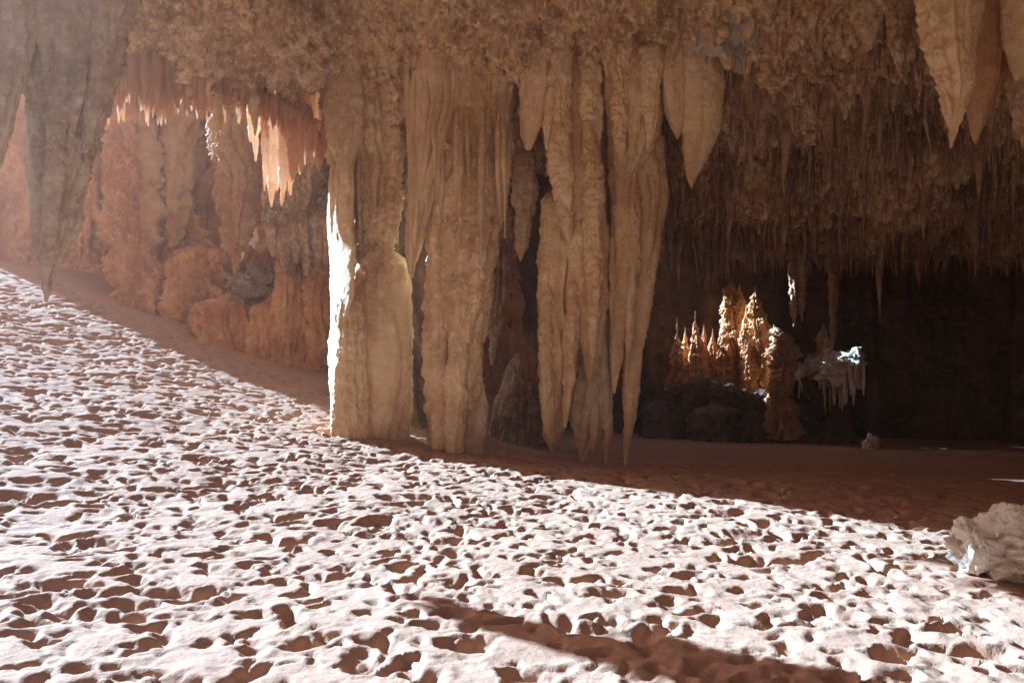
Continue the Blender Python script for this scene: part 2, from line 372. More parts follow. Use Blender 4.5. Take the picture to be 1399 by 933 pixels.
# ------------------------------------------------------------------ ceiling
def ceiling():
    # profiles (depth, height) from behind the camera to the back; which is used depends on the side of the cave
    xs = axis([(-10, -8.2, .1), (-8.2, 11.6, .022), (11.6, 15.6, .2)])
    dep = axis([(-9, 8, .5), (8, 10, .08), (10, 12.9, .014), (12.9, 16.6, .036), (16.6, 24, .2)])
    def prof(kind):
        if kind == 'left':  pts = [(-9, 7.2), (8, 6.9), (9.4, 6.55), (10.2, 6.15), (10.8, 5.6), (11.2, 5.3), (11.55, 5.2), (12.0, 5.6), (12.6, 7.5), (13.5, 10.5), (24, 14)]
        if kind == 'mid':   pts = [(-9, 7.2), (8, 7.0), (10.2, 6.75), (11, 6.45), (11.6, 6.05), (12.2, 5.6), (13.2, 5.3), (15, 5.4), (18, 6.0), (24, 7)]
        if kind == 'right': pts = [(-9, 7.2), (8, 6.8), (10.2, 6.5), (11, 6.3), (11.8, 5.75), (12.6, 5.2), (13.6, 4.65), (14.8, 4.0), (15.9, 3.55), (16.4, 3.7), (17.4, 5.2), (24, 7)]
        a = np.array(pts); z = np.interp(dep, a[:, 0], a[:, 1]); return z
    zl, zm, zr = prof('left'), prof('mid'), prof('right')
    X, D = np.meshgrid(xs, dep, indexing='ij')
    px = X/np.maximum(D, 6)                                    # blend by bearing, as the vault fans out from the mouth
    wl = (1-sstep(-.27, -.19, px)); wr = sstep(.10, .24, px)
    Z = zl[None]*wl+zr[None]*wr+zm[None]*(1-wl-wr)
    Z = Z+(1.1*(1-sstep(-.53, -.475, px))+.32*(1-sstep(-.44, -.40, px)))*sstep(9.6, 10.8, D)
    front = sstep(9, 10.5, D)
    Z = Z+front*(.22*fbm(X*.7, D*.7, 0*X, 201, 3))
    P = np.stack([X, D, Z], -1)
    Nn = grid_normals(P); Nn *= -np.sign(Nn[..., 2:3]+1e-9)     # facing down, into the cave
    w1 = worley(X*2.6, D*2.6, Z*1.6, 211); w2 = worley(X*6.5, D*6.5, Z*4.5, 212); w3 = worley(X*15, D*15, Z*11, 213)
    st = ridged(X*3.2, D*3.2, Z*.35, 215, 3)
    g = fbm(X*4, D*4, Z*4, 216, 4)
    w4 = worley(X*27, D*27, Z*22, 214); st2 = ridged(X*8, D*8, Z*1.1, 218, 3)
    mod = .5+.8*sstep(-.3, .5, vnoise(X*1.3, D*1.3, Z*1.3, 219))
    d = .20*(.55-w1)+mod*(.16*(.55-w2)+.085*(.5-w3)+.035*(.5-w4))+.12*(st-.4)+.05*(st2-.4)+.06*g
    d = d*(.35+.65*front)
    P = P+Nn*d[..., None]
    # beard of short points: where the cell noise peaks the crust drips straight down
    pk = np.clip(.34-worley(X*4.2, D*4.2, 0*X, 220), 0, 1)**1.3
    P[..., 2] -= front*pk*1.05*(.4+.6*vnoise(X*.9, D*.9, 0*X, 221)**2*2)
    edge = np.where(D > 9.6, -.605*D+.1, -.655*D-.4)+.2*fbm(D*1.1, X*.2, 0*X, 230, 3)
    keep = (X > np.where(D < 12.9, edge, 99*(wl > .3)+-99*(wl <= .3))) & ~((D > 17.5) & (px < .0))
    mb = MB(); mb.add(P, quads(len(xs), len(dep), False, keep)[:, ::-1])
    tag(build('ceiling', mb, M['ceil']), kind='structure')
ceiling()

# unseen vault, side wall and cliff, added to cut skylight around the sunbeam
def sky_block_lid():
    xs = np.arange(-30, -5.6, .3); ys = np.arange(-9, 23, .3); X, Y = np.meshgrid(xs, ys, indexing='ij')
    Z = 8.3+(-6-X)*.57+.30*np.clip(Y-12, -30, 30)*.2+.5*fbm(X*.5, Y*.5, 0*X, 240, 4)+.6*(.5-worley(X*.8, Y*.8, 0*X, 241))
    mb = MB(); mb.add(np.stack([X, Y, Z], -1), quads(len(xs), len(ys))); tag(build('ceiling', mb, M['ceil']), kind='structure')  # added lid, out of view; cuts the sky above the sunbeam
sky_block_lid()
wall('rock_wall', [(-5.5, -8), (-9, -2), (-11.5, 4.5), (-14, 7.5), (-22, 9)], -1, 14, M['flow_pale'], .15, .6, seed=64)  # unseen wall, added to block sky and made pale to bounce fill
wall('sky_block_cliff', [(-34, -6), (-44, 8), (-46, 26), (-40, 44), (-24, 52), (-10, 50), (4, 44)], -2, 17, M['orange'], .5, 3.0, seed=66, flk=.15)  # added cliff, hides the low sky outside the mouth

def sun_block_lobe():
    n = 50; th = np.linspace(0, math.pi, n)[:, None]; ph = np.linspace(0, 2*math.pi, n, endpoint=False)[None, :]
    X = np.sin(th)*np.cos(ph); Y = np.sin(th)*np.sin(ph); Z = np.cos(th)+0*ph; r = 1+.3*fbm(X*2, Y*2, Z*3, 88, 4)
    mb = MB(); mb.add(np.stack([-7.2+.45*X*r, 9.2+.45*Y*r, 7.9+3.4*Z*r], -1), quads(n, n, True)); tag(build('ceiling', mb, M['ceil']), kind='structure')  # rock added out of view to shade the left stalactite, no real ceiling part
sun_block_lobe()

# ------------------------------------------------------------------ dripstone: the great columns
def thing(name, label, cat, loc, group=None):
    return tag(empty(name, loc), label, cat, group)
def single(name, mb, mat, label, cat, origin, group=None):
    return tag(build(name, mb, mat, None, origin), label, cat, group)

# left column
t = thing('flowstone_column', 'pale flowstone column whose left rim glares white in the sunlight', 'column', W(515, 590, 12.3))
b = MB()
tongue(b, [(196, 472, 16), (212, 469, 21), (250, 466, 23), (330, 466, 23), (405, 468, 20), (440, 462, 13), (540, 460, 11), (600, 464, 14)], 12.1, .6, .09, rough=.018, shear=-1.25, soft=.04)
tongue(b, [(380, 474, 6), (430, 478, 20), (540, 478, 22), (610, 480, 26)], 12.05, .7, .2)
tongue(b, [(225, 450, 5), (300, 452, 8), (420, 457, 7), (530, 455, 8), (585, 459, 9)], 12.5, .8, .2, shear=-1.2)
build('sunlit_rim', b, M['flow'], t)
b = MB()
tongue(b, [(330, 522, 26), (370, 526, 38), (430, 524, 40), (520, 520, 40), (600, 518, 40), (625, 518, 42)], 12.45, .75, .13, 1.6, .022)
tongue(b, [(380, 492, 10), (470, 490, 16), (600, 492, 22)], 12.2, .8, .2)
tongue(b, [(390, 556, 9), (480, 550, 13), (560, 545, 14), (610, 542, 15)], 12.35, .8, .15, 1.6)
build('shaft', b, M['flow'], t)
b = MB()
tongue(b, [(40, 500, 62), (110, 500, 58), (180, 500, 46), (230, 514, 32), (290, 516, 27), (350, 514, 20), (400, 512, 6)], 12.25, .6, .25, 2.6, .085, .2)
tongue(b, [(110, 470, 27), (165, 471, 26), (205, 472, 20), (228, 474, 12), (250, 480, 3)], 11.9, .7, .2, 2, .04)
tongue(b, [(160, 535, 20), (270, 532, 14), (345, 530, 9), (372, 530, 2)], 12.15, .8, .25, 2, .05, .06)
drips(b, 455, 545, 200, 320, 12.1, 12, (5, 10), 3)
build('crusted_curtain', b, M['flow'], t)

t = thing('fluted_drapery', 'finely fluted stone drapery narrowing to a point beside the white rimmed column', 'drapery', W(590, 80, 12.0))
b = MB()
tongue(b, [(60, 588, 44), (110, 588, 40), (160, 590, 33), (230, 584, 25), (300, 572, 17), (345, 563, 10), (376, 559, 2)], 12.05, .7, .2, 2.4, .025)
for i, (q, e) in enumerate([(556, 330), (565, 352), (574, 300), (583, 330), (592, 280), (601, 310), (610, 250), (619, 270), (626, 190)]):
    xe = 559+(q-559)*.35*(376-e)/120+4
    tongue(b, [(84, q, 3.5), (140, q, 5.2), (200, q+(xe-q)*.45, 5.2), (e, xe, 3.5), (e+18, xe, 1)], 11.82+.02*(i % 3), 1.1, .15, 1.6, .015)
build('flutes', b, M['flow'], t)
b = MB(); drips(b, 556, 566, 345, 382, 11.98, 3, (3, 4), 5); build('drip_tip', b, M['flow_pale'], t)

t = thing('flowstone_column', 'ridged tan column, second from the left, tapering down to a lumpy foot', 'column', W(628, 610, 12.2))
b = MB()
tongue(b, [(60, 652, 58), (130, 652, 55), (220, 648, 50), (320, 634, 46), (400, 624, 43), (480, 620, 39), (560, 621, 34), (612, 622, 32), (640, 622, 34)], 12.2, .72, .2, 2.6, .045, .07)
tongue(b, [(120, 690, 16), (200, 682, 16), (300, 668, 14), (400, 655, 12), (480, 645, 9), (560, 640, 5)], 11.98, .9, .2)
tongue(b, [(140, 640, 16), (240, 646, 15), (350, 636, 15), (450, 628, 14), (560, 622, 14), (620, 622, 12)], 11.86, .9, .22, 2, .04)
tongue(b, [(200, 612, 12), (330, 600, 16), (420, 598, 13), (520, 600, 10), (615, 604, 12)], 11.95, .9, .2, 2, .035)
tongue(b, [(130, 668, 14), (260, 664, 12), (360, 654, 10), (470, 640, 6)], 11.8, 1, .2)
build('shaft', b, M['flow'], t)
b = MB(); tongue(b, [(528, 662, 3), (545, 660, 8), (575, 655, 12), (612, 648, 14), (630, 646, 15)], 12.1, .9, .2, rough=.03)
build('knob', b, M['flow_pale'], t)
b = MB(); drips(b, 588, 690, 150, 330, 11.8, 13, (4, 8), 9, .5); build('crust', b, M['flow'], t)

t = thing('rock_pillar', 'rock pillar added to block sun, dark red in the slit between the two pale columns', 'pillar', W(560, 600, 14.6))
b = MB(); tongue(b, [(60, 560, 70), (200, 556, 62), (350, 560, 58), (480, 562, 60), (640, 566, 70)], 13.75, .45, .35, 2.6, .09, .25, res=.03); build('shaft', b, M['wall'], t)  # pillar added here to keep the sun off the hanging column

# the short hangers in the dark gap
b = MB(); tongue(b, [(150, 716, 14), (225, 717, 15), (270, 716, 17), (310, 713, 12), (345, 711, 5), (358, 711, 1)], 12.9, .8, .2, 2, .05, .08)
single('stalactite', b, M['flow'], 'stubby knobbled stalactite hanging in the dark gap between the columns', 'stalactite', W(716, 180, 12.9))
b = MB(); tongue(b, [(200, 690, 22), (300, 684, 18), (380, 680, 12), (450, 675, 8), (500, 672, 2)], 13.2, .8, .25, 2, .06, .1); drips(b, 668, 698, 330, 410, 13.1, 6, (4, 7), 12)
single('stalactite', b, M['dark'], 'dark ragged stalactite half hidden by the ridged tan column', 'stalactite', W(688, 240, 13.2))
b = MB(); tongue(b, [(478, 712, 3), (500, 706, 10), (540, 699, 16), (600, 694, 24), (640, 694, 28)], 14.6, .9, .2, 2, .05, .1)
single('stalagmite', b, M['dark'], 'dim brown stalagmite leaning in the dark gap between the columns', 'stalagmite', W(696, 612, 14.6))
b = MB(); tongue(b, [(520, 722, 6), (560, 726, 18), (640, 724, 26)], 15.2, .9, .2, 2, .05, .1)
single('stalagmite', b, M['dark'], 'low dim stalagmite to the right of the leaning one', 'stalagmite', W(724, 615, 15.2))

# right column
t = thing('hanging_column', 'huge cluster of long tan stalactite tongues almost reaching the sand', 'column', W(810, 90, 12.0))
def part(name, mat, *ts):
    bb = MB()
    for a, k in ts: tongue(bb, a, **k)
    return build(name, bb, mat, t)
part('left_lobe', M['flow'], ([(240, 765, 14), (275, 766, 27), (330, 767, 30), (420, 764, 29), (500, 762, 25), (560, 758, 18), (600, 756, 10), (618, 757, 2)], dict(Y=12.2, ratio=.8, flute=.26, fk=2.6, rough=.03)),
     ([(300, 748, 9), (420, 746, 10), (540, 748, 9), (600, 752, 5), (612, 753, 1)], dict(Y=12.0, ratio=1, flute=.2)),
     ([(330, 783, 10), (440, 782, 11), (520, 778, 9), (585, 772, 2)], dict(Y=11.9, ratio=1, flute=.2)))
part('long_tongue', M['flow'], ([(50, 790, 44), (110, 790, 42), (180, 786, 38), (240, 790, 34), (320, 802, 30), (400, 806, 24), (470, 807, 15), (510, 807, 6), (527, 807, 1)], dict(Y=12.0, ratio=.7, flute=.16, fk=2.2, rough=.028)),
     ([(95, 768, 14), (180, 764, 18), (250, 770, 16), (310, 776, 10), (330, 777, 2)], dict(Y=11.72, ratio=.9, flute=.15)),
     ([(80, 806, 15), (200, 808, 15), (330, 812, 14), (440, 812, 9), (500, 809, 3)], dict(Y=11.7, ratio=.9, flute=.15)))
part('leak_backing', M['flow'], ([(60, 815, 70), (140, 815, 72), (260, 822, 58), (380, 820, 52), (460, 815, 40), (540, 808, 24), (580, 806, 6)], dict(Y=12.6, ratio=.5, flute=.25)))  # backing added behind the tongues to stop bright sky leaking through
part('side_tongue', M['flow'], ([(120, 852, 22), (200, 852, 22), (300, 852, 19), (400, 848, 15), (480, 843, 10), (525, 840, 4), (538, 840, 1)], dict(Y=12.05, ratio=.85, flute=.16, rough=.025)))
part('outer_tongue', M['flow'], ([(150, 882, 30), (220, 882, 30), (270, 884, 28), (340, 880, 21), (430, 871, 16), (520, 862, 11), (600, 857, 6), (643, 855, 1)], dict(Y=12.2, ratio=.8, flute=.14, fk=1.7, rough=.025)),
     ([(200, 868, 10), (320, 866, 10), (460, 860, 6), (520, 858, 1)], dict(Y=11.95, ratio=1, flute=.12)))
part('ragged_foot', M['flow_pale'], ([(440, 815, 22), (500, 812, 28), (560, 806, 28), (600, 802, 18), (622, 797, 6), (630, 795, 1)], dict(Y=12.4, ratio=.7, flute=.22, fk=2.4, rough=.03)),
     ([(480, 828, 9), (570, 829, 8), (610, 828, 4), (634, 828, 1)], dict(Y=12.3, ratio=1, flute=.15)),
     ([(540, 812, 8), (600, 811, 5), (618, 811, 1)], dict(Y=12.15, ratio=1, flute=.15)))
part('shoulder', M['flow'], ([(80, 866, 38), (130, 866, 40), (180, 862, 34), (220, 856, 22), (245, 852, 6)], dict(Y=11.85, ratio=.7, flute=.2, fk=2.4, rough=.04)),
     ([(85, 845, 12), (150, 846, 12), (205, 848, 7), (222, 848, 1)], dict(Y=11.62, ratio=1, flute=.15)))
b = MB(); tongue(b, [(50, 735, 26), (110, 736, 26), (150, 730, 20), (185, 725, 11), (206, 724, 3)], 11.8, .75, .12, 1.7, .02)
single('stalactite', b, M['flow'], 'smooth blunt tongue of stone hanging above the dark gap', 'stalactite', W(735, 85, 11.8))
b = MB(); tongue(b, [(60, 764, 12), (120, 757, 9), (180, 748, 6), (205, 745, 1)], 11.6, .9, .12); tongue(b, [(75, 775, 8), (140, 770, 8), (190, 765, 2)], 11.6, .9)
single('stalactite', b, M['flow'], 'narrow slanting drapery edge right of the blunt tongue', 'stalactite', W(768, 80, 11.6))
# the fang and its neighbours
b = MB(); tongue(b, [(85, 955, 32), (120, 959, 30), (160, 958, 28), (195, 955, 23), (225, 950, 14), (245, 947, 6), (258, 947, 1)], 11.7, .6, .1, 1.5, .025)
single('stalactite', b, M['flow'], 'broad curved fang of stone right of the tongue cluster', 'stalactite', W(957, 100, 11.7))
b = MB(); tongue(b, [(90, 921, 22), (130, 921, 21), (160, 923, 14), (180, 925, 6), (191, 925, 1)], 11.65, .7, .1, 1.5, .02)
single('stalactite', b, M['flow'], 'short pointed stalactite tucked against the left of the broad fang', 'stalactite', W(921, 100, 11.65))
b = MB(); tongue(b, [(95, 892, 16), (150, 890, 12), (190, 886, 6), (208, 885, 1)], 11.55, .8, .15)
single('stalactite', b, M['flow'], 'slim spike of stone over the shoulder of the tongue cluster', 'stalactite', W(892, 100, 11.55))

# ------------------------------------------------------------------ right foreground stalactites
b = MB(); tongue(b, [(-170, 1290, 52), (0, 1299, 37), (60, 1303, 31), (120, 1306, 20), (160, 1304, 11), (185, 1303, 5), (203, 1302, 1)], 8.0, .85, .24, 2.2, .045, .05)
tongue(b, [(120, 1294, 5), (165, 1296, 3), (178, 1297, .6)], 7.9, 1)
single('stalactite', b, M['flow'], 'large crusted tan stalactite at top right ending in a needle tip', 'stalactite', W(1290, -170, 8.0))
b = MB(); tongue(b, [(-170, 1360, 60), (0, 1350, 40), (60, 1347, 36), (110, 1344, 27), (150, 1336, 16), (180, 1332, 8), (197, 1331, 1)], 8.5, .7, .14, 1.6, .02)
single('stalactite', b, M['ochre'], 'smooth red brown stalactite behind the needle tipped one', 'stalactite', W(1360, -170, 8.5))
b = MB(); tongue(b, [(-170, 1420, 50), (0, 1408, 38), (50, 1402, 33), (90, 1396, 18), (105, 1390, 8), (112, 1388, 2)], 8.1, .8, .12, 1.6, .02)
single('stalactite', b, M['flow'], 'blunt stone tongue cut by the right edge of the picture', 'stalactite', W(1420, -170, 8.1))
b = MB(); tongue(b, [(40, 1425, 50), (100, 1408, 34), (140, 1404, 22), (180, 1402, 10), (205, 1401, 1)], 8.9, .8, .2, 2, .04, .04)
single('stalactite', b, M['dark'], 'rough brown stalactite below the blunt tongue at the right edge', 'stalactite', W(1425, 0, 8.9))
b = MB(); tongue(b, [(10, 1228, 18), (60, 1226, 12), (95, 1230, 5), (108, 1231, 1)], 11.0, .8, .2, 2, .03)
single('stalactite', b, M['ceil'], 'small dark crusted stalactite on the ceiling left of the needle tipped one', 'stalactite', W(1228, 10, 11))

# ------------------------------------------------------------------ left foreground stalactite
t = thing('stalactite', 'massive grey brown stalactite hanging at upper left over the sand', 'stalactite', W(100, -140, 7.6))
b = MB()
tongue(b, [(-190, 112, 92), (0, 104, 70), (100, 98, 60), (180, 86, 46), (260, 76, 32), (330, 70, 19), (370, 66, 10), (400, 64, 5), (414, 64, 1)], 7.6, .8, .22, 2.3, .045, .05)
tongue(b, [(-150, 150, 34), (0, 142, 26), (80, 134, 18), (150, 122, 12), (210, 112, 4)], 7.38, .8, .2, 2, .03)
tongue(b, [(-100, 88, 18), (100, 84, 16), (240, 76, 13), (330, 68, 9), (405, 64, 1.5)], 7.33, 1, .2, 2, .03)
build('body', b, M['grey'], t)
b = MB(); tongue(b, [(150, 50, 14), (250, 48, 12), (320, 48, 8), (358, 50, 2)], 7.55, .9, .2, 2, .04, .04); build('side_spike', b, M['grey'], t)
b = MB(); tongue(b, [(200, 104, 14), (280, 100, 11), (320, 97, 8), (340, 96, 2)], 7.7, .9, .2, 2, .05, .05); build('side_spike', b, M['grey'], t)
b = MB(); tongue(b, [(-190, 0, 60), (0, 4, 32), (100, 4, 26), (180, -8, 24), (260, -24, 10), (300, -30, 1)], 7.1, .8, .2, 2, .035, .03)
tongue(b, [(-100, 40, 12), (60, 38, 8), (112, 34, 2)], 7.2, .9)
single('stalactite', b, M['grey'], 'grey stalactite cut by the left edge of the picture', 'stalactite', W(0, -150, 7.1))

# ------------------------------------------------------------------ backlit fringe and orange formations on the left
FR = 'backlit stalactites fringing the left of the ceiling'
def fringe(rows, Y, label, mat='fringe', **k):
    b = MB(); tongue(b, rows, Y, **k)
    return single('stalactite', b, M[mat], label, 'stalactite', W(rows[0][1], rows[0][0], Y), FR)
fringe([(40, 330, 52), (110, 330, 46), (170, 330, 40), (230, 327, 30), (290, 323, 21), (330, 322, 14), (355, 320, 5), (377, 320, 1)], 16.9, 'big orange cone shaped stalactite left of the white sunlit needles', 'ochre', ratio=.8, flute=.22, rough=.10, lump=.16)
for q_, b_, y_, l_ in [(366, 240, 12.9, 'thin white needle close behind the leftmost one'), (380, 262, 13.0, 'white needle between the longest needle and the slanting one'), (397, 268, 12.95, 'slim white needle below the short cream stalactite'),
                       (411, 240, 13.1, 'slim cream needle left of the broad cream point'), (427, 228, 13.0, 'little cream needle left of the leaf shaped point'), (352, 222, 12.6, 'cream needle beside the big orange cone'), (343, 196, 12.4, 'short cream needle over the big orange cone')]:
    fringe([(90, q_, 7), (150, q_, 6), (b_-40, q_-1, 5), (b_-12, q_-1, 3), (b_, q_-1, .8)], y_, l_, ratio=1)
fringe([(60, 361, 12), (130, 361, 8), (165, 361, 5.5), (220, 362, 4), (262, 362, .8)], 12.5, 'leftmost thin white needle left of the sunlit column', ratio=1)
fringe([(60, 372, 9), (150, 372, 9), (200, 372, 9), (250, 372, 6), (284, 372, 1)], 12.6, 'longest white needle stalactite left of the sunlit column', ratio=1)
fringe([(60, 391, 9), (150, 391, 9), (210, 389, 9), (250, 386, 5), (282, 384, 1)], 12.7, 'white stalactite slanting left beside the longest needle', ratio=1)
fringe([(60, 405, 11), (150, 405, 11), (200, 404, 10), (235, 400, 5), (248, 399, 1)], 12.6, 'short cream stalactite right of the slanting white one', ratio=1)
fringe([(60, 420, 11), (150, 420, 11), (190, 418, 12), (222, 414, 6), (236, 413, 1)], 12.8, 'broad cream point between short cream one and leaf shaped one', ratio=1)
fringe([(170, 436, 12), (208, 434, 9), (225, 434, 5), (235, 435, 1)], 12.4, 'leaf shaped pale point touching the sunlit column', ratio=.9)
fringe([(118, 345, 8), (135, 346, 7), (160, 347, 5), (186, 347, 1)], 11.1, 'thin brown spike above the big orange cone', 'flow', ratio=1)
fringe([(117, 300, 8), (143, 297, 6), (170, 296, 5), (182, 296, 1)], 11.0, 'small brown spike left of the big orange cone', 'flow', ratio=1)
b = MB()
rd = random.Random(4)
for i in range(280):
    q = rd.uniform(128, 440); y0 = 105+max(0, (q-330))*.55
    ln = rd.uniform(14, 50)*(1.5 if rd.random() < .12 else 1); w0 = rd.uniform(2.5, 7)
    tongue(b, [(y0, q, w0), (y0+ln*.55, q+rd.uniform(-2, 2), w0*.65), (y0+ln, q+rd.uniform(-3, 3), .8)], 11.15+rd.uniform(0, .55), 1, .15, 1.6, .03, res=.035)
for i in range(90):
    q = rd.uniform(150, 445); y0 = 95+max(0, (q-330))*.5; ye = 158+max(0, (q-350))*.6+rd.uniform(-16, 16); w0 = rd.uniform(3.5, 8)
    tongue(b, [(y0, q, w0), (y0+(ye-y0)*.5, q+rd.uniform(-2, 2), w0*.7), (ye, q+rd.uniform(-3, 3), .8)], 12.0+rd.uniform(0, .45), 1, .15, 1.6, .03, res=.035)
tag(build('hanging_crust', b, M['fringe']), 'beard of tiny backlit drips along the left ceiling lip', 'drips', kind='stuff')

t = thing('rock_pillar', 'orange rock pillar with a pale peeling tongue on the left wall', 'pillar', W(215, 470, 18.5))
b = MB()
tongue(b, [(60, 180, 40), (140, 184, 38), (240, 198, 44), (330, 214, 50), (420, 232, 62), (500, 246, 74), (560, 250, 80)], 19.5, .6, .4, 3.0, .13, .35, res=.03)
tongue(b, [(120, 168, 16), (240, 176, 18), (340, 188, 22), (440, 204, 30), (500, 210, 34)], 18.9, .8, .35, 2.5, .1, .25, res=.03)
build('shaft', b, M['orange'], t)
b = MB(); tongue(b, [(120, 244, 24), (200, 242, 24), (270, 240, 20), (318, 238, 15), (336, 236, 9), (340, 236, 3)], 19.0, .4, .35, 3, .11, .3, res=.03)
tongue(b, [(130, 196, 16), (230, 202, 17), (290, 206, 14), (328, 207, 10), (340, 206, 3)], 18.8, .4, .35, 3, .11, .3, res=.03)
build('peeling_tongue', b, M['ochre'], t)
t = thing('rock_pillar', 'stout orange buttress below the dark hollow left of the hanging cone', 'pillar', W(285, 500, 18))
b = MB(); tongue(b, [(322, 272, 12), (345, 276, 34), (400, 280, 44), (470, 284, 54), (560, 290, 62)], 19.0, .7, .4, 3, .12, .35, res=.03)
build('shaft', b, M['orange'], t)
b = MB(); tongue(b, [(140, 130, 34), (240, 136, 34), (300, 138, 30), (345, 138, 22), (362, 138, 6)], 20.2, .6, .4, 3, .1, .25, res=.03); drips(b, 108, 166, 290, 358, 19.9, 9, (5, 8), 21)
single('rock_curtain', b, M['orange'], 'fluted orange rock curtain with a ragged hem beside the massive stalactite', 'curtain', W(136, 140, 19.2))
b = MB(); tongue(b, [(190, 420, 20), (250, 416, 26), (280, 414, 26), (292, 414, 14)], 16.3, .8, .35, 2.5, .12, .35)
single('hanging_rock', b, M['dark'], 'squarish brown rock hanging behind the white needles', 'rock', W(418, 190, 16.3))
t = thing('rock_curtain', 'low red rock curtain at the back, left of the sunlit column', 'curtain', W(415, 540, 16.4))
b = MB()
for i, (q, top) in enumerate([(388, 315), (404, 305), (420, 312), (436, 300), (452, 308), (370, 380), (352, 420)]):
    tongue(b, [(top, q, 12), (top+60, q, 15), (top+120, q, 15), (600, q, 18)], 17.0+.14*(i % 3), .8, .35, 2.4, .09, .2, res=.03)
build('folds', b, M['orange'], t)
b = MB()
for i, (q, bt) in enumerate([(372, 330), (388, 350), (402, 338), (418, 356), (434, 344), (448, 352)]):
    tongue(b, [(230, q, 13), (300, q, 12), (bt, q+2, 8), (bt+22, q+2, 2)], 16.4, 1, .25, 2, .05, .06, res=.03)
build('upper_folds', b, M['dark'], t)

def boulder(mb, c, r, seed, sq=(1, 1, .7), rough=.25, n=40):
    th = np.linspace(0, math.pi, n)[:, None]; ph = np.linspace(0, 2*math.pi, 2*n, endpoint=False)[None, :]
    X = np.sin(th)*np.cos(ph); Y = np.sin(th)*np.sin(ph); Z = np.cos(th)+0*ph
    R = 1+rough*(.9*fbm(X*1.3+seed, Y*1.3, Z*1.3, seed, 4)+.8*(.6-worley(X*1.7+seed, Y*1.7, Z*1.7, seed+3)))
    R = R+.10*rough*fbm(X*7+seed, Y*7, Z*9, seed+5, 4)+.12*rough*(.5-worley(X*5+seed, Y*5, Z*6, seed+7))
    P = np.stack([c[0]+r*sq[0]*R*X, c[1]+r*sq[1]*R*Y, c[2]+r*sq[2]*R*Z], -1)
    mb.add(P, quads(n, 2*n, True)); return mb
rd2 = random.Random(8)
for i in range(16):
    q = rd2.uniform(322, 398); hgt = rd2.random(); p_ = 398-26*hgt*(1-((q-358)/48)**2); rr = rd2.uniform(.12, .26)
    c = W(q, p_, 17.1+rd2.uniform(-.15, .4)); b = boulder(MB(), c, rr, 300+i, (rd2.uniform(.9, 1.5), 1, rd2.uniform(.5, .8)), .8, 22)
    single('boulder', b, M['rubble'], 'grey boulder in the heap below the golden gaps in the orange wall', 'boulder', c, 'boulders heaped at the orange wall')
b = MB(); tongue(b, [(396, 322, 40), (440, 330, 62), (500, 345, 78), (580, 360, 90)], 17.6, .5, .3, 2.6, .09, .3, res=.03)
tongue(b, [(402, 372, 22), (450, 376, 30), (580, 384, 40)], 17.2, .6, .3, 2.6, .08, .2, res=.03)
single('rock_outcrop', b, M['orange'], 'low orange outcrop under the boulder heap', 'rock', W(336, 470, 17.4))
c = (-6.1, 22.9, 4.0); b = boulder(MB(), c, 1.1, 350, (1, .8, 1.2), .25, 40)
single('boulder', b, M['golden'], 'golden sunlit boulder glimpsed through gaps in the orange wall', 'boulder', c)

# ------------------------------------------------------------------ sunlit group at the far right
YB = 20.2
def lit(rows, Y, label, name='stalagmite', cat='stalagmite', mat='white', extra=(), **k):
    b = MB(); tongue(b, rows, Y, **k)
    for e, ke in extra: tongue(b, e, **ke)
    return single(name, b, M[mat], label, cat, W(rows[-1][1], rows[-1][0], Y))
lit([(378, 1003, 3), (400, 1001, 8), (430, 1004, 11), (470, 1006, 16), (520, 1010, 22), (600, 1012, 30)], YB+.95, 'orange sunlit spire left of the brightest spire in the far hall', mat='orange', flute=.4, rough=.12, lump=.2, ratio=1, res=.02,
    extra=[([(385, 1012, 2), (410, 1012, 6), (470, 1014, 9)], dict(Y=YB+.75, ratio=1, rough=.08)), ([(392, 992, 1), (415, 993, 5), (450, 996, 9)], dict(Y=YB+.85, ratio=1, rough=.08))])
lit([(388, 1036, 1), (410, 1033, 6), (450, 1036, 12), (500, 1044, 13), (540, 1050, 12), (600, 1054, 22)], YB+.15, 'brightest spire in the far hall', mat='orange', flute=.4, rough=.10, lump=.14, ratio=1, res=.02,
    extra=[([(415, 1022, 2), (450, 1022, 8), (520, 1026, 12), (600, 1028, 18)], dict(Y=YB+.2, ratio=1, rough=.1, flute=.3)), ([(430, 1046, 2), (470, 1048, 6), (530, 1052, 8), (600, 1056, 10)], dict(Y=YB, ratio=1, rough=.1, flute=.3))])
lit([(442, 1060, 3), (456, 1064, 9), (485, 1072, 13), (515, 1068, 11), (545, 1064, 16), (600, 1062, 24)], YB-.7, 'knobbly cream lump right of the brightest spire', 'rock', 'rock', 'ochre', flute=.35, rough=.14, lump=.3, ratio=.9, res=.02)
t = thing('flowstone_ledge', 'white ledge with short hanging points in the far hall', 'ledge', W(1135, 500, YB-.9))
b = MB()
for (q, p_, rr, sdd) in [(1104, 508, .20, 1), (1122, 499, .25, 2), (1146, 494, .26, 3), (1166, 489, .20, 4), (1138, 507, .3, 5), (1158, 500, .24, 6), (1112, 492, .12, 7), (1131, 486, .11, 8), (1170, 480, .10, 9)]:
    boulder(b, W(q, p_, YB+.2-.019*(q-1094)-.05*(sdd % 3)), rr*1.1, 400+sdd, (1, .9, .7), .75, 34)
build('shelf', b, M['white'], t)
b = MB()
for k_ in range(8): drips(b, 1092+k_*11, 1104+k_*11, 494, (lambda q: 550-14*abs(q-1130)/48), YB+.08-.21*k_, 7, (2.5, 5), 31+k_, .55, .02, .035)
build('hanging_points', b, M['white'], t)
b = MB(); tongue(b, [(505, 1130, 26), (560, 1134, 22), (620, 1136, 30)], YB-.2, .8, .3, rough=.12, lump=.25); build('stem', b, M['wall'], t)
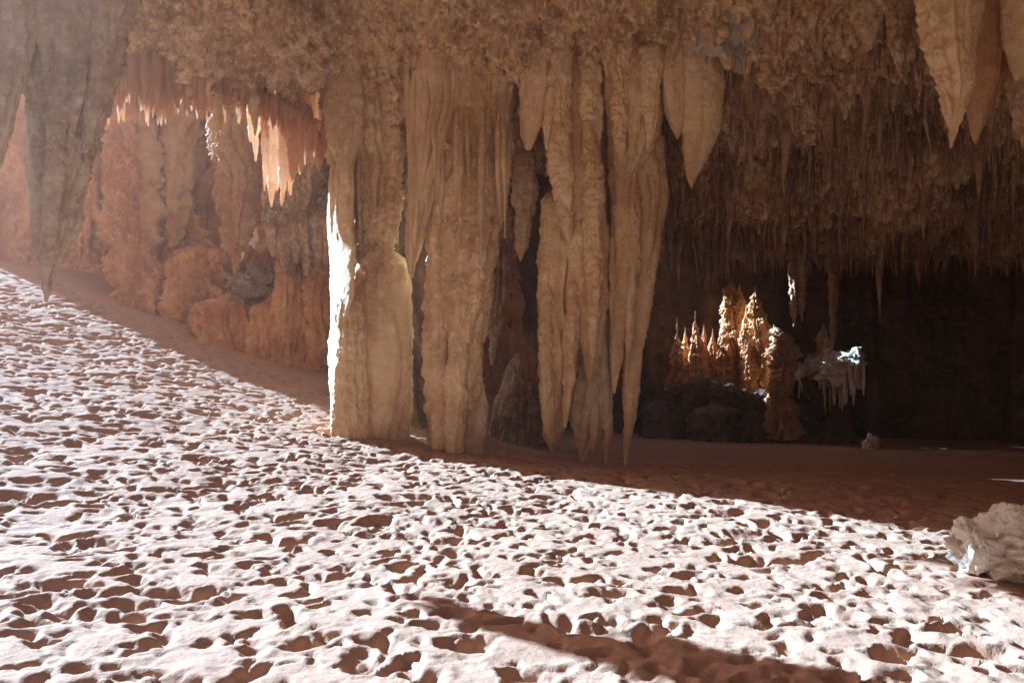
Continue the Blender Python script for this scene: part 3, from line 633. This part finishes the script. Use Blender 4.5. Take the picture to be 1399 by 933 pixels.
lit([(440, 1128, 2), (462, 1127, 8), (490, 1124, 12), (520, 1122, 14)], YB-.5, 'small stump standing on the white ledge', 'stalagmite', 'stalagmite', 'ochre', flute=.3, rough=.1, lump=.14, res=.02, ratio=1)
for i, (q, bt, lab) in enumerate([(1084, 448, 'longer orange point hanging over the cream lump'), (1096, 440, 'shorter orange point hanging over the cream lump'), (1138, 476, 'thin pale point hanging above the white ledge')]):
    lit([(320, q, 8), (400, q, 5), (bt-20, q, 4), (bt, q, .8)], YB-.1, lab, 'stalactite', 'stalactite', 'ochre', rough=.06, res=.02, ratio=1)
for i, (q, tp, lab) in enumerate([(927, 440, 'faint orange spike at the far left of the dark hall'), (938, 452, 'short orange spike at the left end of the orange group'), (952, 432, 'tall forked orange spike in the far hall'),
                                  (964, 448, 'orange spike beside the tall forked spike'), (976, 456, 'blunt orange spike in the middle of the orange group'), (988, 450, 'orange spike touching the sunlit spire')]):
    lit([(tp-8, q, 1), (tp+14, q, 4.5), (tp+45, q+1, 8), (tp+90, q, 13), (610, q, 18)], YB+1.35-.25*(i % 3), lab, mat='orange', flute=.4, rough=.09, lump=.16, ratio=1, res=.022)
b = MB()
for (q, tp, w_, yy) in [(930, 520, 26, .4), (962, 512, 30, .2), (1000, 524, 28, -.1), (1046, 530, 24, -.1), (980, 552, 34, -.6), (1025, 560, 30, -.5), (1085, 548, 24, .2), (910, 545, 24, 0)]:
    tongue(b, [(tp, q, w_*.45), (tp+16, q, w_*.8), (tp+45, q, w_*.9), (625, q, w_*1.1)], YB+yy-.2, .6, .5, 4, .2, .22, res=.03)
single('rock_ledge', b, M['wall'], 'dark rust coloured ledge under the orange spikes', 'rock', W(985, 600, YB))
c = W(1190, 585, 17.5); b = boulder(MB(), (c[0], c[1], gz(c[0], c[1])+.10), .15, 450, (.8, .6, 1.0), .8, 30)
single('boulder', b, M['white'], 'small pale stone on the dark floor right of the ledge', 'boulder', c)

# ------------------------------------------------------------------ the stalactites that crowd the dark sloping roof
def ceil_line(q, y_):          # underside of the right hand vault
    return np.interp(y_, [11.0, 11.8, 12.6, 13.6, 14.8, 15.9], [6.3, 5.75, 5.2, 4.65, 4.0, 3.55])
variants = []
for k in range(14):
    b = MB(); SEED[0] = 900+k*13
    rd = random.Random(k); wd = rd.uniform(46, 80)/(1 if k % 3 else 1.6)
    prof = [(0, 0, wd), (150, rd.uniform(-4, 4), wd*rd.uniform(.6, .9)), (420, rd.uniform(-8, 8), wd*rd.uniform(.4, .62)), (800, rd.uniform(-10, 10), wd*.22), (1088, rd.uniform(-12, 12), 1)]
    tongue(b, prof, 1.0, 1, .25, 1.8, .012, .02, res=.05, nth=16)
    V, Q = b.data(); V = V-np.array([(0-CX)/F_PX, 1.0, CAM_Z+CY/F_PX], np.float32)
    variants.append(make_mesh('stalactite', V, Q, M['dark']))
GR = 'stalactites crowding the dark sloping ceiling'
rd = random.Random(77)
spots = []
lowfringe = [(900, 372), (930, 385), (955, 402), (985, 396), (1020, 372), (1060, 350), (1092, 385), (1120, 362), (1150, 365), (1180, 372), (1215, 380), (1250, 388), (1290, 345), (1330, 368), (1365, 385), (1399, 392), (1460, 390)]
fp = np.array(lowfringe, float)
for i in range(190):                                        # the hem of the vault, seen against the dark hall
    q = 890+(1480-890)*(i+rd.uniform(0, 1))/190; y_ = rd.uniform(14.6, 16.2)
    x_ = (q-CX)/F_PX*y_; zt = float(ceil_line(q, y_))+.25
    zb = CAM_Z+(CY-np.interp(q, fp[:, 0], fp[:, 1]))/F_PX*y_
    ln = (zt-zb)*(rd.uniform(.55, 1.08) if rd.random() < .75 else rd.uniform(.3, .6))
    spots.append((x_, y_, zt, ln, rd.uniform(.6, 1.0)))
for i in range(105):                                        # longer ones higher up the slope
    q = rd.uniform(915, 1440); y_ = rd.uniform(12.0, 14.8); x_ = (q-CX)/F_PX*y_
    spots.append((x_, y_, float(ceil_line(q, y_))+.25, rd.uniform(.6, 1.5), rd.uniform(.5, 1.0)))
for i, (x_, y_, zt, ln, wd) in enumerate(spots):
    o = bpy.data.objects.new('stalactite', variants[i % 14]); col.objects.link(o)
    o.location = (x_, y_, zt); o.scale = (wd*2.1*max(.6, ln), wd*2.1*max(.6, ln), ln); o.rotation_euler = (0, 0, rd.uniform(0, 6.28))
    tag(o, 'thin brown stalactite among the many crowding the dark sloping ceiling', 'stalactite', GR)
for q, bt, y_, wd, lab in [(1200, 445, 16.0, 1.0, 'longest dark stalactite hanging below the hem right of the white ledge'), (1093, 415, 15.6, 1.5, 'thick dark stalactite hanging above the cream lump'),
                           (1328, 378, 14.4, 1.9, 'broad dark triangular stalactite toward the right edge'), (1252, 400, 15.4, 1.5, 'stout dark stalactite between the longest and the triangular one')]:
    x_ = (q-CX)/F_PX*y_; zt = float(ceil_line(q, y_))+.3; zb = CAM_Z+(CY-bt)/F_PX*y_
    o = bpy.data.objects.new('stalactite', variants[2]); col.objects.link(o); o.location = (x_, y_, zt); o.scale = (wd*1.6, wd*1.6, zt-zb)
    tag(o, lab, 'stalactite')
# the small ones between them: more than one could count
b = MB()
vm = [(np.array([v.co for v in me.vertices], np.float32), np.array([p.vertices[:] for p in me.polygons])) for me in variants[:6]]
for i in range(3600):
    q = rd.uniform(895, 1470); y_ = rd.uniform(11.4, 16.3)
    if rd.random() > sstep(11.0, 13.0, np.array(y_))*.9+.25: continue
    x_ = (q-CX)/F_PX*y_; zt = float(ceil_line(q, y_))+.22; ln = rd.uniform(.28, .8); wd = rd.uniform(.6, 1.3)
    V, Q = vm[i % 6]; a = rd.uniform(0, 6.28); ca, sa = math.cos(a), math.sin(a)
    Vr = np.stack([(V[:, 0]*ca-V[:, 1]*sa)*wd+x_, (V[:, 0]*sa+V[:, 1]*ca)*wd+y_, V[:, 2]*ln+zt], -1)
    b.add(Vr, Q)
tag(build('small_stalactites', b, M['dark']), 'dense growth of tiny stalactites on the dark sloping ceiling', 'stalactites', kind='stuff')

# ------------------------------------------------------------------ pale boulder on the sand at the right
c = W(1378, 752, 6.0); cx_, cy_ = c[0], c[1]; zg = gz(cx_, cy_)
t = thing('boulder', 'pale weathered boulder on the sunlit sand at the right edge', 'boulder', (cx_, cy_, zg))
b = MB(); boulder(b, (cx_+.05, cy_, zg+.18), .41, 500, (1, .8, .55), .62, 120); build('body', b, M['white'], t)
b = MB(); boulder(b, W(1320, 724, 5.9), .10, 505, (.8, .9, 1.0), .4, 40); boulder(b, W(1334, 756, 5.75), .10, 506, (.7, .8, 1.4), .4, 40)
boulder(b, W(1388, 708, 6.0), .11, 507, (1.3, 1, .7), .4, 40); build('knob', b, M['white'], t)

# ------------------------------------------------------------------ dusty air
HAZE = .0023
hz = bpy.data.materials.new('dusty_air'); hz.use_nodes = True; nt = hz.node_tree; nt.nodes.clear()
vo = nt.nodes.new('ShaderNodeVolumePrincipled'); vo.inputs['Color'].default_value = (1.0, .50, .33, 1); vo.inputs['Density'].default_value = HAZE; vo.inputs['Anisotropy'].default_value = .74
mo = nt.nodes.new('ShaderNodeOutputMaterial'); nt.links.new(vo.outputs[0], mo.inputs['Volume'])
X0, X1, Y0, Y1, Z0, Z1 = -95, 95, -95, 95, -6, 34
V = np.array([(X0, Y0, Z0), (X1, Y0, Z0), (X1, Y1, Z0), (X0, Y1, Z0), (X0, Y0, Z1), (X1, Y0, Z1), (X1, Y1, Z1), (X0, Y1, Z1)], np.float32)
Q = np.array([(0, 3, 2, 1), (4, 5, 6, 7), (0, 1, 5, 4), (1, 2, 6, 5), (2, 3, 7, 6), (3, 0, 4, 7)])
b = MB(); b.add(V, Q); tag(build('haze', b, hz), 'faint dusty air filling the cave', 'haze', kind='stuff')
